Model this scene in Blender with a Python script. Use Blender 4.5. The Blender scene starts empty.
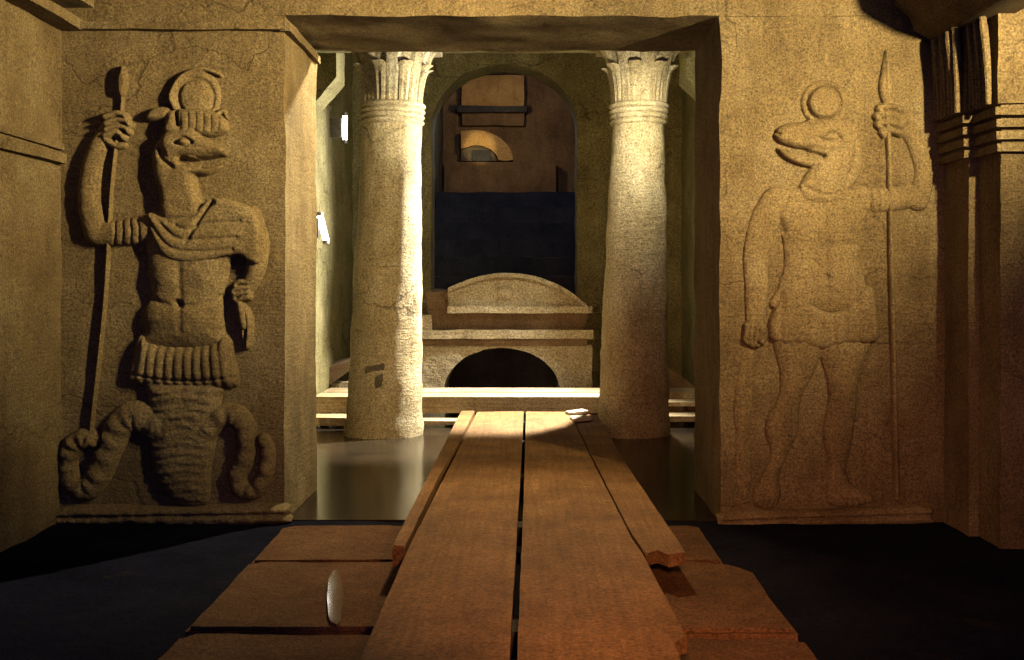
import bpy, bmesh, math, random
import numpy as np
from mathutils import Vector, noise as mn

random.seed(7)
S = bpy.context.scene
COL = S.collection
F, VX, HY, CH = 1098.0, 525.0, 285.0, 1.15      # focal length (px), vanishing point, camera height

def P(px, py, d):
    """point at distance d in front of the camera seen at pixel px,py"""
    return Vector(((px - VX) * d / F, d, CH - (py - HY) * d / F))
def PX(px, d): return (px - VX) * d / F
def PZ(py, d): return CH - (py - HY) * d / F

# ------------------------------------------------------------------ materials
def new_mat(name):
    m = bpy.data.materials.new(name); m.use_nodes = True
    nt = m.node_tree
    return m, nt, nt.nodes['Principled BSDF']

def ramp(nt, fac, stops, k=1.0):
    r = nt.nodes.new('ShaderNodeValToRGB')
    while len(r.color_ramp.elements) < len(stops): r.color_ramp.elements.new(0.5)
    for e, (p, c) in zip(r.color_ramp.elements, stops):
        e.position = p; e.color = (*[x * k for x in c], 1)
    nt.links.new(fac, r.inputs['Fac']); return r.outputs['Color']

def noise_tex(nt, coord, scale, detail=6, rough=0.6, stretch=(1, 1, 1), dist=0.0):
    mp = nt.nodes.new('ShaderNodeMapping'); mp.inputs['Scale'].default_value = stretch
    nt.links.new(coord, mp.inputs['Vector'])
    n = nt.nodes.new('ShaderNodeTexNoise')
    n.inputs['Scale'].default_value = scale; n.inputs['Detail'].default_value = detail
    n.inputs['Roughness'].default_value = rough; n.inputs['Distortion'].default_value = dist
    nt.links.new(mp.outputs['Vector'], n.inputs['Vector'])
    return n.outputs['Fac']

def mixc(nt, mode, fac, a, b):
    x = nt.nodes.new('ShaderNodeMix'); x.data_type = 'RGBA'; x.blend_type = mode
    if isinstance(fac, (int, float)): x.inputs[0].default_value = fac
    else: nt.links.new(fac, x.inputs[0])
    nt.links.new(a, x.inputs[6])
    if isinstance(b, tuple): x.inputs[7].default_value = (*b, 1)
    else: nt.links.new(b, x.inputs[7])
    return x.outputs[2]

def bump_chain(nt, bsdf, items):
    prev = None
    for fac, strength, dist in items:
        b = nt.nodes.new('ShaderNodeBump')
        b.inputs['Strength'].default_value = strength; b.inputs['Distance'].default_value = dist
        nt.links.new(fac, b.inputs['Height'])
        if prev is not None: nt.links.new(prev, b.inputs['Normal'])
        prev = b.outputs['Normal']
    nt.links.new(prev, bsdf.inputs['Normal'])

KA = 0.62
def stone(name, lo, mid, hi, stain=(0.10, 0.07, 0.04), rough=0.9, bump=1.0, stainamt=0.55, grain=105, streak=0.5, spec=0.2, crack=0.0):
    m, nt, b = new_mat(name)
    oc = nt.nodes.new('ShaderNodeTexCoord').outputs['Object']
    ad = nt.nodes.new('ShaderNodeVectorMath'); ad.operation = 'MULTIPLY_ADD'
    nt.links.new(nt.nodes.new('ShaderNodeObjectInfo').outputs['Random'], ad.inputs[0])
    ad.inputs[1].default_value = (13.0, 7.0, 9.0); nt.links.new(oc, ad.inputs[2]); co = ad.outputs[0]
    big = noise_tex(nt, co, 2.2, 8, 0.65)
    c = ramp(nt, big, [(0.32, lo), (0.5, mid), (0.68, hi)], KA)
    st = noise_tex(nt, co, 3.1, 10, 0.72, (1, 1, 2.2), 0.4)
    sm = ramp(nt, st, [(0.60, (0, 0, 0)), (0.74, (stainamt,) * 3)])
    c = mixc(nt, 'MIX', sm, c, tuple(x * KA * 0.8 for x in stain))
    gr = noise_tex(nt, co, grain, 4, 0.75)
    g = ramp(nt, gr, [(0.34, (0.28, 0.28, 0.32)), (0.66, (1.15, 1.15, 1.12))])
    c = mixc(nt, 'MULTIPLY', 1.0, c, g)
    pits = noise_tex(nt, co, 36, 5, 0.8, (1, 1, 1.6))
    pr = ramp(nt, pits, [(0.31, (0.32, 0.29, 0.28)), (0.40, (1, 1, 1))])
    c = mixc(nt, 'MULTIPLY', 0.75, c, pr)
    sk = ramp(nt, noise_tex(nt, co, 9, 6, 0.7, (1, 1, 0.16), 0.3), [(0.34, (0.62, 0.58, 0.55)), (0.55, (1, 1, 1))])
    c = mixc(nt, 'MULTIPLY', streak, c, sk)
    ck = None
    if crack:
        wn = nt.nodes.new('ShaderNodeTexNoise'); wn.inputs['Scale'].default_value = 3.0; wn.inputs['Detail'].default_value = 6
        nt.links.new(co, wn.inputs['Vector'])
        wa = nt.nodes.new('ShaderNodeVectorMath'); wa.operation = 'MULTIPLY_ADD'
        nt.links.new(wn.outputs['Color'], wa.inputs[0]); wa.inputs[1].default_value = (0.5, 0.5, 0.5); nt.links.new(co, wa.inputs[2])
        vm = nt.nodes.new('ShaderNodeMapping'); vm.inputs['Scale'].default_value = (0.75, 0.75, 1.9); nt.links.new(wa.outputs[0], vm.inputs['Vector'])
        vo = nt.nodes.new('ShaderNodeTexVoronoi'); vo.feature = 'DISTANCE_TO_EDGE'; vo.inputs['Scale'].default_value = 1.2
        nt.links.new(vm.outputs['Vector'], vo.inputs['Vector'])
        line = ramp(nt, vo.outputs['Distance'], [(0.004, (0, 0, 0)), (0.014, (1, 1, 1))])
        msk = ramp(nt, noise_tex(nt, co, 1.7, 4), [(0.50, (1, 1, 1)), (0.58, (0, 0, 0))])
        ck = mixc(nt, 'LIGHTEN', 1.0, line, msk)
        tint = ramp(nt, ck, [(0.0, (0.30, 0.26, 0.24)), (1.0, (1, 1, 1))])
        c = mixc(nt, 'MULTIPLY', crack, c, tint)
    nt.links.new(c, b.inputs['Base Color'])
    b.inputs['Roughness'].default_value = rough
    b.inputs['Specular IOR Level'].default_value = spec
    strat = noise_tex(nt, co, 6, 6, 0.7, (1, 1, 7))
    items = [(strat, 0.35 * bump, 0.03), (noise_tex(nt, co, 14, 8, 0.7), 0.35 * bump, 0.03),
             (pits, 0.3 * bump, 0.012), (gr, 0.25 * bump, 0.004)]
    if ck is not None: items.append((ck, 0.55, 0.012))
    bump_chain(nt, b, items)
    return m

def wood(name, lo, mid, hi, axis='Y', rough=0.75):
    m, nt, b = new_mat(name)
    co = nt.nodes.new('ShaderNodeTexCoord').outputs['Object']
    st = {'Y': (1, 0.045, 1), 'X': (0.045, 1, 1)}[axis]
    g = noise_tex(nt, co, 38, 8, 0.65, st, 0.6)
    g2 = noise_tex(nt, co, 3.5, 6, 0.65)
    c = ramp(nt, g, [(0.3, lo), (0.5, mid), (0.7, hi)], KA)
    dirt = ramp(nt, g2, [(0.36, (0.52, 0.45, 0.40)), (0.62, (1, 1, 1))])
    c = mixc(nt, 'MULTIPLY', 0.8, c, dirt)
    gr = noise_tex(nt, co, 90, 4, 0.75)
    gc = ramp(nt, gr, [(0.34, (0.35, 0.35, 0.35)), (0.66, (1.1, 1.1, 1.1))])
    c = mixc(nt, 'MULTIPLY', 1.0, c, gc)
    nt.links.new(c, b.inputs['Base Color'])
    b.inputs['Roughness'].default_value = rough
    b.inputs['Specular IOR Level'].default_value = 0.12
    bump_chain(nt, b, [(g, 0.4, 0.006), (gr, 0.2, 0.003), (g2, 0.3, 0.02)])
    return m

M = {}
M['wall'] = stone('sandstone_wall', (0.20, 0.140, 0.060), (0.31, 0.225, 0.100), (0.40, 0.31, 0.155), bump=2.2, crack=0.35)
M['relief'] = stone('carved_sandstone', (0.22, 0.155, 0.066), (0.31, 0.225, 0.098), (0.38, 0.29, 0.14), bump=1.5, stainamt=0.5)
M['court'] = stone('court_stone', (0.22, 0.185, 0.075), (0.32, 0.275, 0.115), (0.42, 0.36, 0.17), stain=(0.07, 0.07, 0.03), grain=70, crack=0.7)
M['column'] = stone('column_stone', (0.40, 0.31, 0.15), (0.56, 0.46, 0.25), (0.68, 0.58, 0.36), stain=(0.20, 0.13, 0.06), stainamt=0.75, grain=75, bump=1.6, crack=0.7)
M['patch'] = stone('grey_repair', (0.10, 0.085, 0.06), (0.14, 0.12, 0.085), (0.19, 0.16, 0.11))
M['shrine'] = stone('pale_limestone', (0.50, 0.40, 0.22), (0.64, 0.53, 0.32), (0.74, 0.64, 0.42), stain=(0.2, 0.12, 0.05), grain=65, bump=1.5)
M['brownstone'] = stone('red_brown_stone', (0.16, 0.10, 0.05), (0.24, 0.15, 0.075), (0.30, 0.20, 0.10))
M['dark'] = stone('shade_stone', (0.030, 0.030, 0.036), (0.055, 0.055, 0.062), (0.085, 0.085, 0.085))  # dark tone carries the shade of stairs, niche back and walkway gap
M['slab'] = stone('wet_slab', (0.12, 0.058, 0.023), (0.17, 0.082, 0.033), (0.23, 0.12, 0.05), rough=0.8, spec=0.06)
M['mud'] = stone('shade_mud', (0.007, 0.008, 0.018), (0.012, 0.013, 0.028), (0.018, 0.018, 0.034), rough=0.95, spec=0.02)  # mud, with the floor shadow's navy put into its colour
M['board'] = wood('walk_board', (0.25, 0.128, 0.042), (0.33, 0.175, 0.058), (0.41, 0.235, 0.088), 'Y')
M['plank'] = wood('cross_plank', (0.36, 0.26, 0.13), (0.52, 0.40, 0.22), (0.66, 0.54, 0.34), 'X')
M['offcut'] = wood('pale_offcut', (0.60, 0.52, 0.40), (0.72, 0.65, 0.50), (0.82, 0.76, 0.62), 'X')
M['ochre'] = stone('ochre_plaster', (0.42, 0.25, 0.09), (0.56, 0.35, 0.13), (0.66, 0.45, 0.19))

def water_mat():
    m, nt, b = new_mat('murky_water')
    co = nt.nodes.new('ShaderNodeTexCoord').outputs['Object']
    c = ramp(nt, noise_tex(nt, co, 2.5, 6), [(0.3, (0.008, 0.006, 0.004)), (0.7, (0.020, 0.014, 0.008))])
    nt.links.new(c, b.inputs['Base Color'])
    b.inputs['Roughness'].default_value = 0.16
    b.inputs['IOR'].default_value = 1.33; b.inputs['Specular IOR Level'].default_value = 0.3
    bump_chain(nt, b, [(noise_tex(nt, co, 5, 3, 0.5, (1, 0.6, 1)), 0.10, 0.01)])
    return m
M['water'] = water_mat()
def emit(name, col, s):
    m, nt, b = new_mat(name)
    b.inputs['Base Color'].default_value = (*col, 1)
    b.inputs['Emission Color'].default_value = (*col, 1); b.inputs['Emission Strength'].default_value = s
    return m
M['tube'] = emit('lamp_glow', (1.0, 0.97, 0.88), 6.0)
def metal():
    m, nt, b = new_mat('lamp_metal')
    co = nt.nodes.new('ShaderNodeTexCoord').outputs['Object']
    c = ramp(nt, noise_tex(nt, co, 40), [(0.3, (0.10, 0.09, 0.08)), (0.7, (0.22, 0.2, 0.17))])
    nt.links.new(c, b.inputs['Base Color']); b.inputs['Roughness'].default_value = 0.45; b.inputs['Metallic'].default_value = 0.6
    return m
M['metal'] = metal()

# ------------------------------------------------------------------ object helpers
ORIG = {}
def empty(name, label, cat, loc, group=None):
    o = bpy.data.objects.new(name, None); COL.objects.link(o)
    o.empty_display_size = 0.1
    o.location = loc; o['label'] = label; o['category'] = cat
    if group: o['group'] = group
    ORIG[o.name] = Vector(loc); return o

def build(name, bm, mat, parent=None, origin=None, sharp=38, kind=None, label=None, cat=None, group=None):
    off = ORIG[parent.name] if parent is not None else Vector(origin or (0, 0, 0))
    bmesh.ops.translate(bm, verts=bm.verts, vec=-off)
    bmesh.ops.recalc_face_normals(bm, faces=bm.faces) if kind != 'field' else None
    me = bpy.data.meshes.new(name); bm.to_mesh(me); bm.free()
    me.polygons.foreach_set('use_smooth', [True] * len(me.polygons))
    me.set_sharp_from_angle(angle=math.radians(sharp))
    me.materials.append(mat)
    o = bpy.data.objects.new(name, me); COL.objects.link(o)
    ORIG[o.name] = off.copy()
    if parent is not None: o.parent = parent
    else: o.location = off
    if kind and kind != 'field': o['kind'] = kind
    if label: o['label'] = label
    if cat: o['category'] = cat
    if group: o['group'] = group
    return o

def rnoise(v, f, seed):
    q = Vector(v) * f + Vector((seed * 3.1, seed * 7.7, seed * 1.3))
    return Vector((mn.noise(q), mn.noise(q + Vector((31.4, 0, 0))), mn.noise(q + Vector((0, 57.1, 0)))))

def gridbox(bm, x0, x1, y0, y1, z0, z1, step=0.06, amp=0.008, seed=1, freq=4.0):
    ext = [(x0, x1), (y0, y1), (z0, z1)]
    n = [max(1, int(round((b - a) / step))) for a, b in ext]
    lin = [np.linspace(a, b, k + 1) for (a, b), k in zip(ext, n)]
    cache = {}
    def V(i, j, k):
        key = (i, j, k)
        if key not in cache:
            p = Vector((lin[0][i], lin[1][j], lin[2][k]))
            d = rnoise(p, freq, seed) * amp + rnoise(p, freq * 4, seed + 5) * amp * 0.45
            cache[key] = bm.verts.new(p + d)
        return cache[key]
    for ax in range(3):
        a, b = [q for q in range(3) if q != ax]
        for side in (0, n[ax]):
            for i in range(n[a]):
                for j in range(n[b]):
                    def vv(di, dj):
                        idx = [0, 0, 0]; idx[ax] = side; idx[a] = i + di; idx[b] = j + dj
                        return V(*idx)
                    bm.faces.new((vv(0, 0), vv(1, 0), vv(1, 1), vv(0, 1)))

def box(x0, x1, y0, y1, z0, z1, step=0.06, amp=0.008, seed=1, freq=4.0):
    bm = bmesh.new(); gridbox(bm, x0, x1, y0, y1, z0, z1, step, amp, seed, freq); return bm

def prism(bm, pts, fn0, fn1):
    """closed outline pts (2-D) -> two caps through fn0/fn1 and side faces"""
    a = [bm.verts.new(fn0(*p)) for p in pts]; b = [bm.verts.new(fn1(*p)) for p in pts]
    bm.faces.new(a); bm.faces.new(list(reversed(b)))
    for i in range(len(pts)):
        j = (i + 1) % len(pts)
        bm.faces.new((a[i], b[i], b[j], a[j]))

def lathe(bm, prof, cx, cy, seg=48, sx=0.0, zref=0.0, wob=0.0, seed=1):
    """prof: list of (r,z); sx: lean of the axis in x per metre of height above zref"""
    rings = []
    for r, z in prof:
        ring = []
        for k in range(seg):
            a = 2 * math.pi * k / seg
            p = Vector((cx + sx * (z - zref) + r * math.cos(a), cy + r * math.sin(a), z))
            if wob: 
                w = mn.noise(p * 5 + Vector((seed, 0, 0))) * wob + mn.noise(p * 17 + Vector((seed, 9, 0))) * wob * 0.5
                p.x += math.cos(a) * w; p.y += math.sin(a) * w
            ring.append(bm.verts.new(p))
        rings.append(ring)
    for a, b in zip(rings, rings[1:]):
        for k in range(seg):
            bm.faces.new((a[k], a[(k + 1) % seg], b[(k + 1) % seg], b[k]))
    bm.faces.new(list(reversed(rings[0]))); bm.faces.new(rings[-1])

def tube(bm, pts, rad, seg=10):
    rings = []
    n = len(pts)
    for i, p in enumerate(pts):
        p = Vector(p); t = (Vector(pts[min(i + 1, n - 1)]) - Vector(pts[max(i - 1, 0)])).normalized()
        u = t.orthogonal().normalized()
        if abs(t.z) > 0.5: u = (Vector((1, 0, 0)) - t * t.x).normalized()
        w = t.cross(u); r = rad[i] if isinstance(rad, (list, tuple)) else rad
        rings.append([bm.verts.new(p + (u * math.cos(2 * math.pi * k / seg) + w * math.sin(2 * math.pi * k / seg)) * r) for k in range(seg)])
    for a, b in zip(rings, rings[1:]):
        for k in range(seg):
            bm.faces.new((a[k], a[(k + 1) % seg], b[(k + 1) % seg], b[k]))
    bm.faces.new(list(reversed(rings[0]))); bm.faces.new(rings[-1])

def roughen(bm, size=0.08, amp=0.006, seed=1, freq=7.0):
    """break large faces up and give them the uneven surface of worn stone"""
    bmesh.ops.recalc_face_normals(bm, faces=bm.faces); bm.normal_update()
    bmesh.ops.triangulate(bm, faces=bm.faces, ngon_method='EAR_CLIP')
    for _ in range(7):
        es = [e for e in bm.edges if e.calc_length() > size]
        if not es: break
        bmesh.ops.subdivide_edges(bm, edges=es, cuts=1)
        bmesh.ops.triangulate(bm, faces=[f for f in bm.faces if len(f.verts) > 3])
    for v in bm.verts:
        v.co += rnoise(v.co, freq, seed) * amp + rnoise(v.co, freq * 3.5, seed + 4) * amp * 0.5

def arch_block(bm, x0, x1, z0, z1, y0, y1, cx, r, zs, seg=28, rz=None):
    """wall block with an arched opening (spring height zs, half width r, rise rz)"""
    rz = rz or r
    pts = [(x0, z0), (cx - r, z0)]
    pts += [(cx - r * math.cos(math.pi * k / seg), zs + rz * math.sin(math.pi * k / seg)) for k in range(seg + 1)]
    pts += [(cx + r, z0), (x1, z0), (x1, z1), (x0, z1)]
    prism(bm, pts, lambda a, b: Vector((a, y0, b)), lambda a, b: Vector((a, y1, b)))

# ------------------------------------------------------------------ heightfield reliefs
def cr(pts, closed=True, n=5):
    pts = [np.array(p, float) for p in pts]; out = []
    m = len(pts)
    for i in range(m if closed else m - 1):
        g = (lambda k: pts[k % m]) if closed else (lambda k: pts[min(max(k, 0), m - 1)])
        p0, p1, p2, p3 = g(i - 1), g(i), g(i + 1), g(i + 2)
        for t in np.linspace(0, 1, n, endpoint=False):
            out.append(0.5 * ((2 * p1) + (-p0 + p2) * t + (2 * p0 - 5 * p1 + 4 * p2 - p3) * t ** 2 + (-p0 + 3 * p1 - 3 * p2 + p3) * t ** 3))
    if not closed: out.append(pts[-1])
    return np.array(out)

class Relief:
    """height of a carving over the wall plane; outlines are given in pixels on that plane"""
    def __init__(s, u0, u1, v0, v1, d, step=1.1):
        s.d = d; s.us = np.arange(u0, u1 + step, step); s.vs = np.arange(v0, v1 + step, step)
        s.U, s.V = np.meshgrid(s.us, s.vs); s.h = np.full(s.U.shape, -0.02)
    def segdist(s, pts, closed):
        best = np.full(s.U.shape, 1e9); tt = np.zeros(s.U.shape); n = len(pts)
        L = n if closed else n - 1
        for i in range(L):
            a, b = pts[i], pts[(i + 1) % n]; ab = b - a; l2 = max(ab @ ab, 1e-9)
            t = np.clip(((s.U - a[0]) * ab[0] + (s.V - a[1]) * ab[1]) / l2, 0, 1)
            dd = np.hypot(s.U - a[0] - t * ab[0], s.V - a[1] - t * ab[1])
            w = dd < best; best = np.where(w, dd, best); tt = np.where(w, (i + t) / L, tt)
        return best, tt
    def sd(s, pts):
        best, _ = s.segdist(pts, True); ins = np.zeros(s.U.shape, bool); n = len(pts)
        for i in range(n):
            a, b = pts[i], pts[(i + 1) % n]
            if a[1] == b[1]: continue
            c = ((a[1] > s.V) != (b[1] > s.V)) & (s.U < (b[0] - a[0]) * (s.V - a[1]) / (b[1] - a[1]) + a[0])
            ins ^= c
        return np.where(ins, best, -best)
    def put(s, d, hh):
        s.h = np.maximum(s.h, np.where(d > 0, hh, np.maximum(-0.02, 0.012 * d)))
    def poly(s, pts, H, w, base=0.0, smooth=True, n=5):
        p = cr(pts, True, n) if smooth else np.array(pts, float)
        d = s.sd(p); t = np.clip(d / w, 0, 1)
        s.put(d, base + H * np.sqrt(1 - (1 - t) ** 2)); return d
    def tube(s, pts, r0, r1, H, base=0.0):
        p = cr(pts, False, 6); q, t = s.segdist(p, False); r = r0 + (r1 - r0) * t
        x = np.clip(q / r, 0, 1); s.put(r - q, base + H * np.sqrt(1 - x ** 2) * (0.35 + 0.65 * r / max(r0, r1))); return q, t
    def ell(s, cx, cy, rx, ry, H, base=0.0):
        q = np.hypot((s.U - cx) / rx, (s.V - cy) / ry)
        s.put((1 - q) * min(rx, ry), base + H * np.sqrt(np.clip(1 - q ** 2, 0, 1)))
    def bump(s, cx, cy, rx, ry, a):
        g = a * np.exp(-(((s.U - cx) / rx) ** 2 + ((s.V - cy) / ry) ** 2)); s.h = np.where(s.h > 0, np.maximum(s.h + g, 0.001), s.h)
    def groove(s, pts, w, a, closed=False):
        p = cr(pts, closed, 5); q, t = s.segdist(p, closed); g = a * np.exp(-(q / w) ** 2)
        s.h = np.where(s.h > 0, np.maximum(s.h - g, 0.0015), s.h)
    def ridge(s, pts, w, a): s.groove(pts, w, -a)
    def add(s, arr): s.h = np.where(s.h > 0, np.maximum(s.h + arr, 0.001), s.h)
    def mesh(s, seed=1, amp=0.003):
        keep = s.h > 0
        bm = bmesh.new(); R, C = s.h.shape; vid = {}
        cells = keep[:-1, :-1] | keep[1:, :-1] | keep[:-1, 1:] | keep[1:, 1:]
        def V(r, c):
            k = r * C + c
            if k not in vid:
                x = (s.us[c] - VX) * s.d / F; z = CH - (s.vs[r] - HY) * s.d / F; h = float(s.h[r, c])
                if h > 0:
                    q = Vector((x * 16, z * 22, seed)); h += (mn.noise(q) + 0.5 * mn.noise(q * 2.7)) * amp
                vid[k] = bm.verts.new((x, s.d0 - h, z))
            return vid[k]
        for r, c in zip(*np.nonzero(cells)):
            bm.faces.new((V(r, c), V(r + 1, c), V(r + 1, c + 1), V(r, c + 1)))
        return bm

DW, DB = 5.33, 6.13          # front and back plane of the doorway wall
def relief_part(name, r, parent, mat=None, seed=1, label=None, amp=0.003):
    return build(name, r.mesh(seed, amp), mat or M['relief'], parent, sharp=60, kind='field', label=label)
def R(u0, u1, v0, v1, d=DW, step=1.1):
    r = Relief(u0, u1, v0, v1, d, step); r.d0 = DW; return r

# ================================================================== THE SETTING
XJL, XJR = PX(285, DW), PX(720, DW)      # door jambs
XL, XR = -2.25, 2.03
ZL = PZ(16, DW)                          # underside of the lintel
bm = bmesh.new()
gridbox(bm, XL - 0.3, XJL, DW, DB, -0.1, ZL + 0.06, 0.07, 0.010, 1)
gridbox(bm, XJR, XR + 0.5, DW, DB, -0.1, ZL + 0.06, 0.07, 0.012, 2)
gridbox(bm, XL - 0.3, XR + 0.5, DW - 0.004, DB, ZL, 3.05, 0.07, 0.012, 3)
build('wall_front', bm, M['wall'], kind='structure')
bm = box(XL - 0.3, XL, 1.2, DW + 0.02, -0.1, 3.05, 0.09, 0.012, 4)
build('wall_left', bm, M['wall'], kind='structure')
bm = box(XR + 0.33, XR + 0.5, 1.2, 4.74, -0.1, 3.03, 0.09, 0.012, 5)
build('wall_right', bm, M['wall'], kind='structure')
bm = box(XL - 0.3, XR + 0.5, 1.2, DB, 3.03, 3.3, 0.15, 0.02, 6)
build('ceiling', bm, M['wall'], kind='structure')
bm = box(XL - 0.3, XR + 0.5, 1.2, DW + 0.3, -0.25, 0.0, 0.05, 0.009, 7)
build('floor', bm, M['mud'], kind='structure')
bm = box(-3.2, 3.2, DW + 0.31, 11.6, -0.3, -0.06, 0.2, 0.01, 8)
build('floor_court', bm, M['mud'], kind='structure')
bm = box(-1.9, 1.8, DW + 0.02, 11.1, -0.05, 0.006, 0.15, 0.0, 9)
build('water_surface', bm, M['water'], kind='structure')
# forecourt
CXL, CXR, DA = -1.76, 1.60, 11.2
build('wall_court_left', box(CXL - 0.3, CXL, DB - 0.02, DA + 0.05, -0.1, 4.3, 0.10, 0.018, 10), M['court'], kind='structure')
build('wall_court_right', box(CXR, CXR + 0.3, DB - 0.02, DA + 0.05, -0.1, 4.3, 0.10, 0.018, 11), M['court'], kind='structure')
bm = box(CXL - 0.3, CXR + 0.3, DB - 0.01, DA + 0.5, 4.28, 4.5, 0.2, 0.02, 12)
build('ceiling_court', bm, M['court'], kind='structure')
# arched wall at the foot of the stairs
AX0, AX1 = PX(431, DA), PX(577, DA)
ACX, AR = (AX0 + AX1) / 2, (AX1 - AX0) / 2
bm = bmesh.new()
arch_block(bm, CXL - 0.3, CXR + 0.3, -0.1, 4.35, DA, DA + 0.45, ACX, AR, PZ(128, DA), 30, PZ(64, DA) - PZ(128, DA))
roughen(bm, 0.16, 0.012, 3)
build('wall_court_back', bm, M['court'], kind='structure')
# entablature carried by the columns and the two wall brackets beside them
build('trim_1', box(CXL, CXR, 8.05, 8.85, 3.02, 3.5, 0.1, 0.012, 13), M['court'], kind='structure')
for nm, xa, xb in (('trim_2', CXL - 0.02, CXL + 0.24), ('trim_3', CXR + 0.02, CXR - 0.30)):
    bm = bmesh.new()
    prism(bm, [(xa, PZ(112, 9.0)), (xa + (xb - xa) * 0.35, PZ(104, 9.0)), (xb, PZ(80, 9.0)), (xb, 3.3), (xa, 3.3)],
          lambda a, b: Vector((a, 8.86, b)), lambda a, b: Vector((a, 9.25, b)))
    roughen(bm, 0.08, 0.008, 9)
    build(nm, bm, M['court'], kind='structure')
# cornice ledge on the left pier and the left wall
bm = bmesh.new()
zc = PZ(31, DW)
gridbox(bm, XL - 0.02, XJL + 0.012, DW - 0.045, DW + 0.02, zc, zc + 0.035, 0.04, 0.006, 14)
gridbox(bm, XJL - 0.02, XJL + 0.03, DW - 0.03, DB - 0.03, zc - 0.005, zc + 0.035, 0.04, 0.006, 15)
gridbox(bm, XL - 0.02, XL + 0.11, 4.0, DW + 0.0, zc, zc + 0.05, 0.05, 0.006, 16)
gridbox(bm, XL - 0.02, XL + 0.16, 4.0, DW - 0.0, zc + 0.11, zc + 0.19, 0.05, 0.006, 17)
build('trim_4', bm, M['wall'], kind='structure')
# carved string course on the left wall
bm = bmesh.new()
z1 = PZ(165, DW)
gridbox(bm, XL - 0.02, XL + 0.035, 4.0, DW - 0.02, z1, z1 + 0.05, 0.05, 0.005, 18)
gridbox(bm, XL - 0.02, XL + 0.022, 4.0, DW - 0.02, z1 + 0.07, z1 + 0.10, 0.05, 0.005, 19)
build('trim_5', bm, M['wall'], kind='structure')

# ================================================================== STAIRS AND ROOM BEYOND THE ARCH
st = empty('stone_staircase', 'shade-coloured stone staircase rising behind the arched opening', 'staircase', (ACX, DA + 0.9, 0))
ns = 9
for k in range(ns):
    y0 = DA + 0.6 + 0.42 * k; zt = 0.55 + 0.235 * k
    build('step', box(ACX - AR - 0.27, ACX + AR + 0.27, y0, y0 + 0.5 if k < ns - 1 else DA + 5.97, 0.0, zt, 0.12, 0.012, 20 + k), M['dark'], st)  # steps coloured dark for the unlit stairwell
DS = DA + 6.0
zb = PZ(190, DS)
bm = box(ACX - 2.2, ACX + 2.4, DS, DS + 0.3, -0.1, 6.6, 0.25, 0.003, 40)
build('wall_stair_back', bm, M['brownstone'], kind='structure')
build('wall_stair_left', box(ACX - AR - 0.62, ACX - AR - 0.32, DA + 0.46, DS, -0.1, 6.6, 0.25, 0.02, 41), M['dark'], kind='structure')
build('wall_stair_right', box(ACX + AR + 0.32, ACX + AR + 0.62, DA + 0.46, DS, -0.1, 6.6, 0.25, 0.02, 42), M['brownstone'], kind='structure')
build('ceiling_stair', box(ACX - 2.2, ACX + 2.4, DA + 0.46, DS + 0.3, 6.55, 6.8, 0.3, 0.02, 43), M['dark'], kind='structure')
# lit panel, beam and half arch high on the far wall
pn = empty('wall_panel', 'square ochre stone panel high on the far wall above the stairs', 'panel', P(493, 124, DS - 0.2))
build('face', box(PX(462, DS - .2), PX(524, DS - .2), DS - .2, DS - 0.004, PZ(106, DS - .2), PZ(75, DS - .2), 0.12, 0.012, 44), M['ochre'], pn)
build('lower_face', box(PX(462, DS - .2), PX(524, DS - .2), DS - .16, DS - 0.004, PZ(125, DS - .2), PZ(113, DS - .2), 0.12, 0.012, 45), M['brownstone'], pn)
build('ledge', box(PX(458, DS - .2), PX(527, DS - .2), DS - .3, DS - 0.004, PZ(113, DS - .2), PZ(107, DS - .2), 0.12, 0.01, 46), M['dark'], pn)
ar = empty('half_arch', 'bright orange-lit half arch at the head of the dark stairs', 'arch', P(485, 162, DS - 0.25))
def arcpts(cx, cy, rx, ry, a0, a1, n=18):
    return [(cx + rx * math.cos(math.radians(a0 + (a1 - a0) * k / n)), cy - ry * math.sin(math.radians(a0 + (a1 - a0) * k / n))) for k in range(n + 1)]
def px_prism(pts, d0, d1):
    b = bmesh.new(); q = [(PX(u, d0), PZ(v, d0)) for u, v in pts]
    prism(b, q, lambda x, z: Vector((x, d0, z)), lambda x, z: Vector((x, d1, z))); return b
da = DS - 0.25
build('arch_ring', px_prism([(461, 149), (461, 131)] + arcpts(474, 161, 39, 31, 88, 2) + [(505, 161)] + arcpts(474, 161, 24, 16, 5, 90) , da, DS - 0.004), M['ochre'], ar)
build('lunette', px_prism([(461, 161), (461, 150)] + arcpts(474, 161, 23, 15, 90, 0), da + 0.1, DS - 0.004), M['patch'], ar)
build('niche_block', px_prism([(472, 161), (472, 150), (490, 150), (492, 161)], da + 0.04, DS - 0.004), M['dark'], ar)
build('sill', px_prism([(444, 200.3), (444, 162), (556, 162), (556, 200.3)], da - 0.05, DS - 0.004), M['brownstone'], ar)

# ================================================================== SEGMENTAL PEDIMENT SHRINE
DP = 10.2
sh = empty('pediment_shrine', 'pale stone shrine with broken curved pediment over an arched niche with a shade-dark back', 'shrine', (PX(502, DP), DP + 0.4, 0))
x0, x1 = PX(408, DP), PX(592, DP)
bm = bmesh.new()
arch_block(bm, x0, x1, -0.05, PZ(345, DP), DP, DP + 0.75, PX(502, DP), 0.535, PZ(390, DP), 26, PZ(348, DP) - PZ(390, DP))
roughen(bm, 0.06, 0.010, 5, 9)
build('base', bm, M['shrine'], sh)
build('niche_back', box(PX(440, DP), PX(566, DP), DP + 0.7, DP + 0.78, -0.02, PZ(345, DP), 0.2, 0.005, 50), M['dark'], sh)  # dark colour stands in for shade inside the niche
build('string_course', box(x0, PX(587, DP), DP - 0.02, DP + 0.7, PZ(346, DP), PZ(338, DP), 0.06, 0.006, 51), M['brownstone'], sh)
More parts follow.
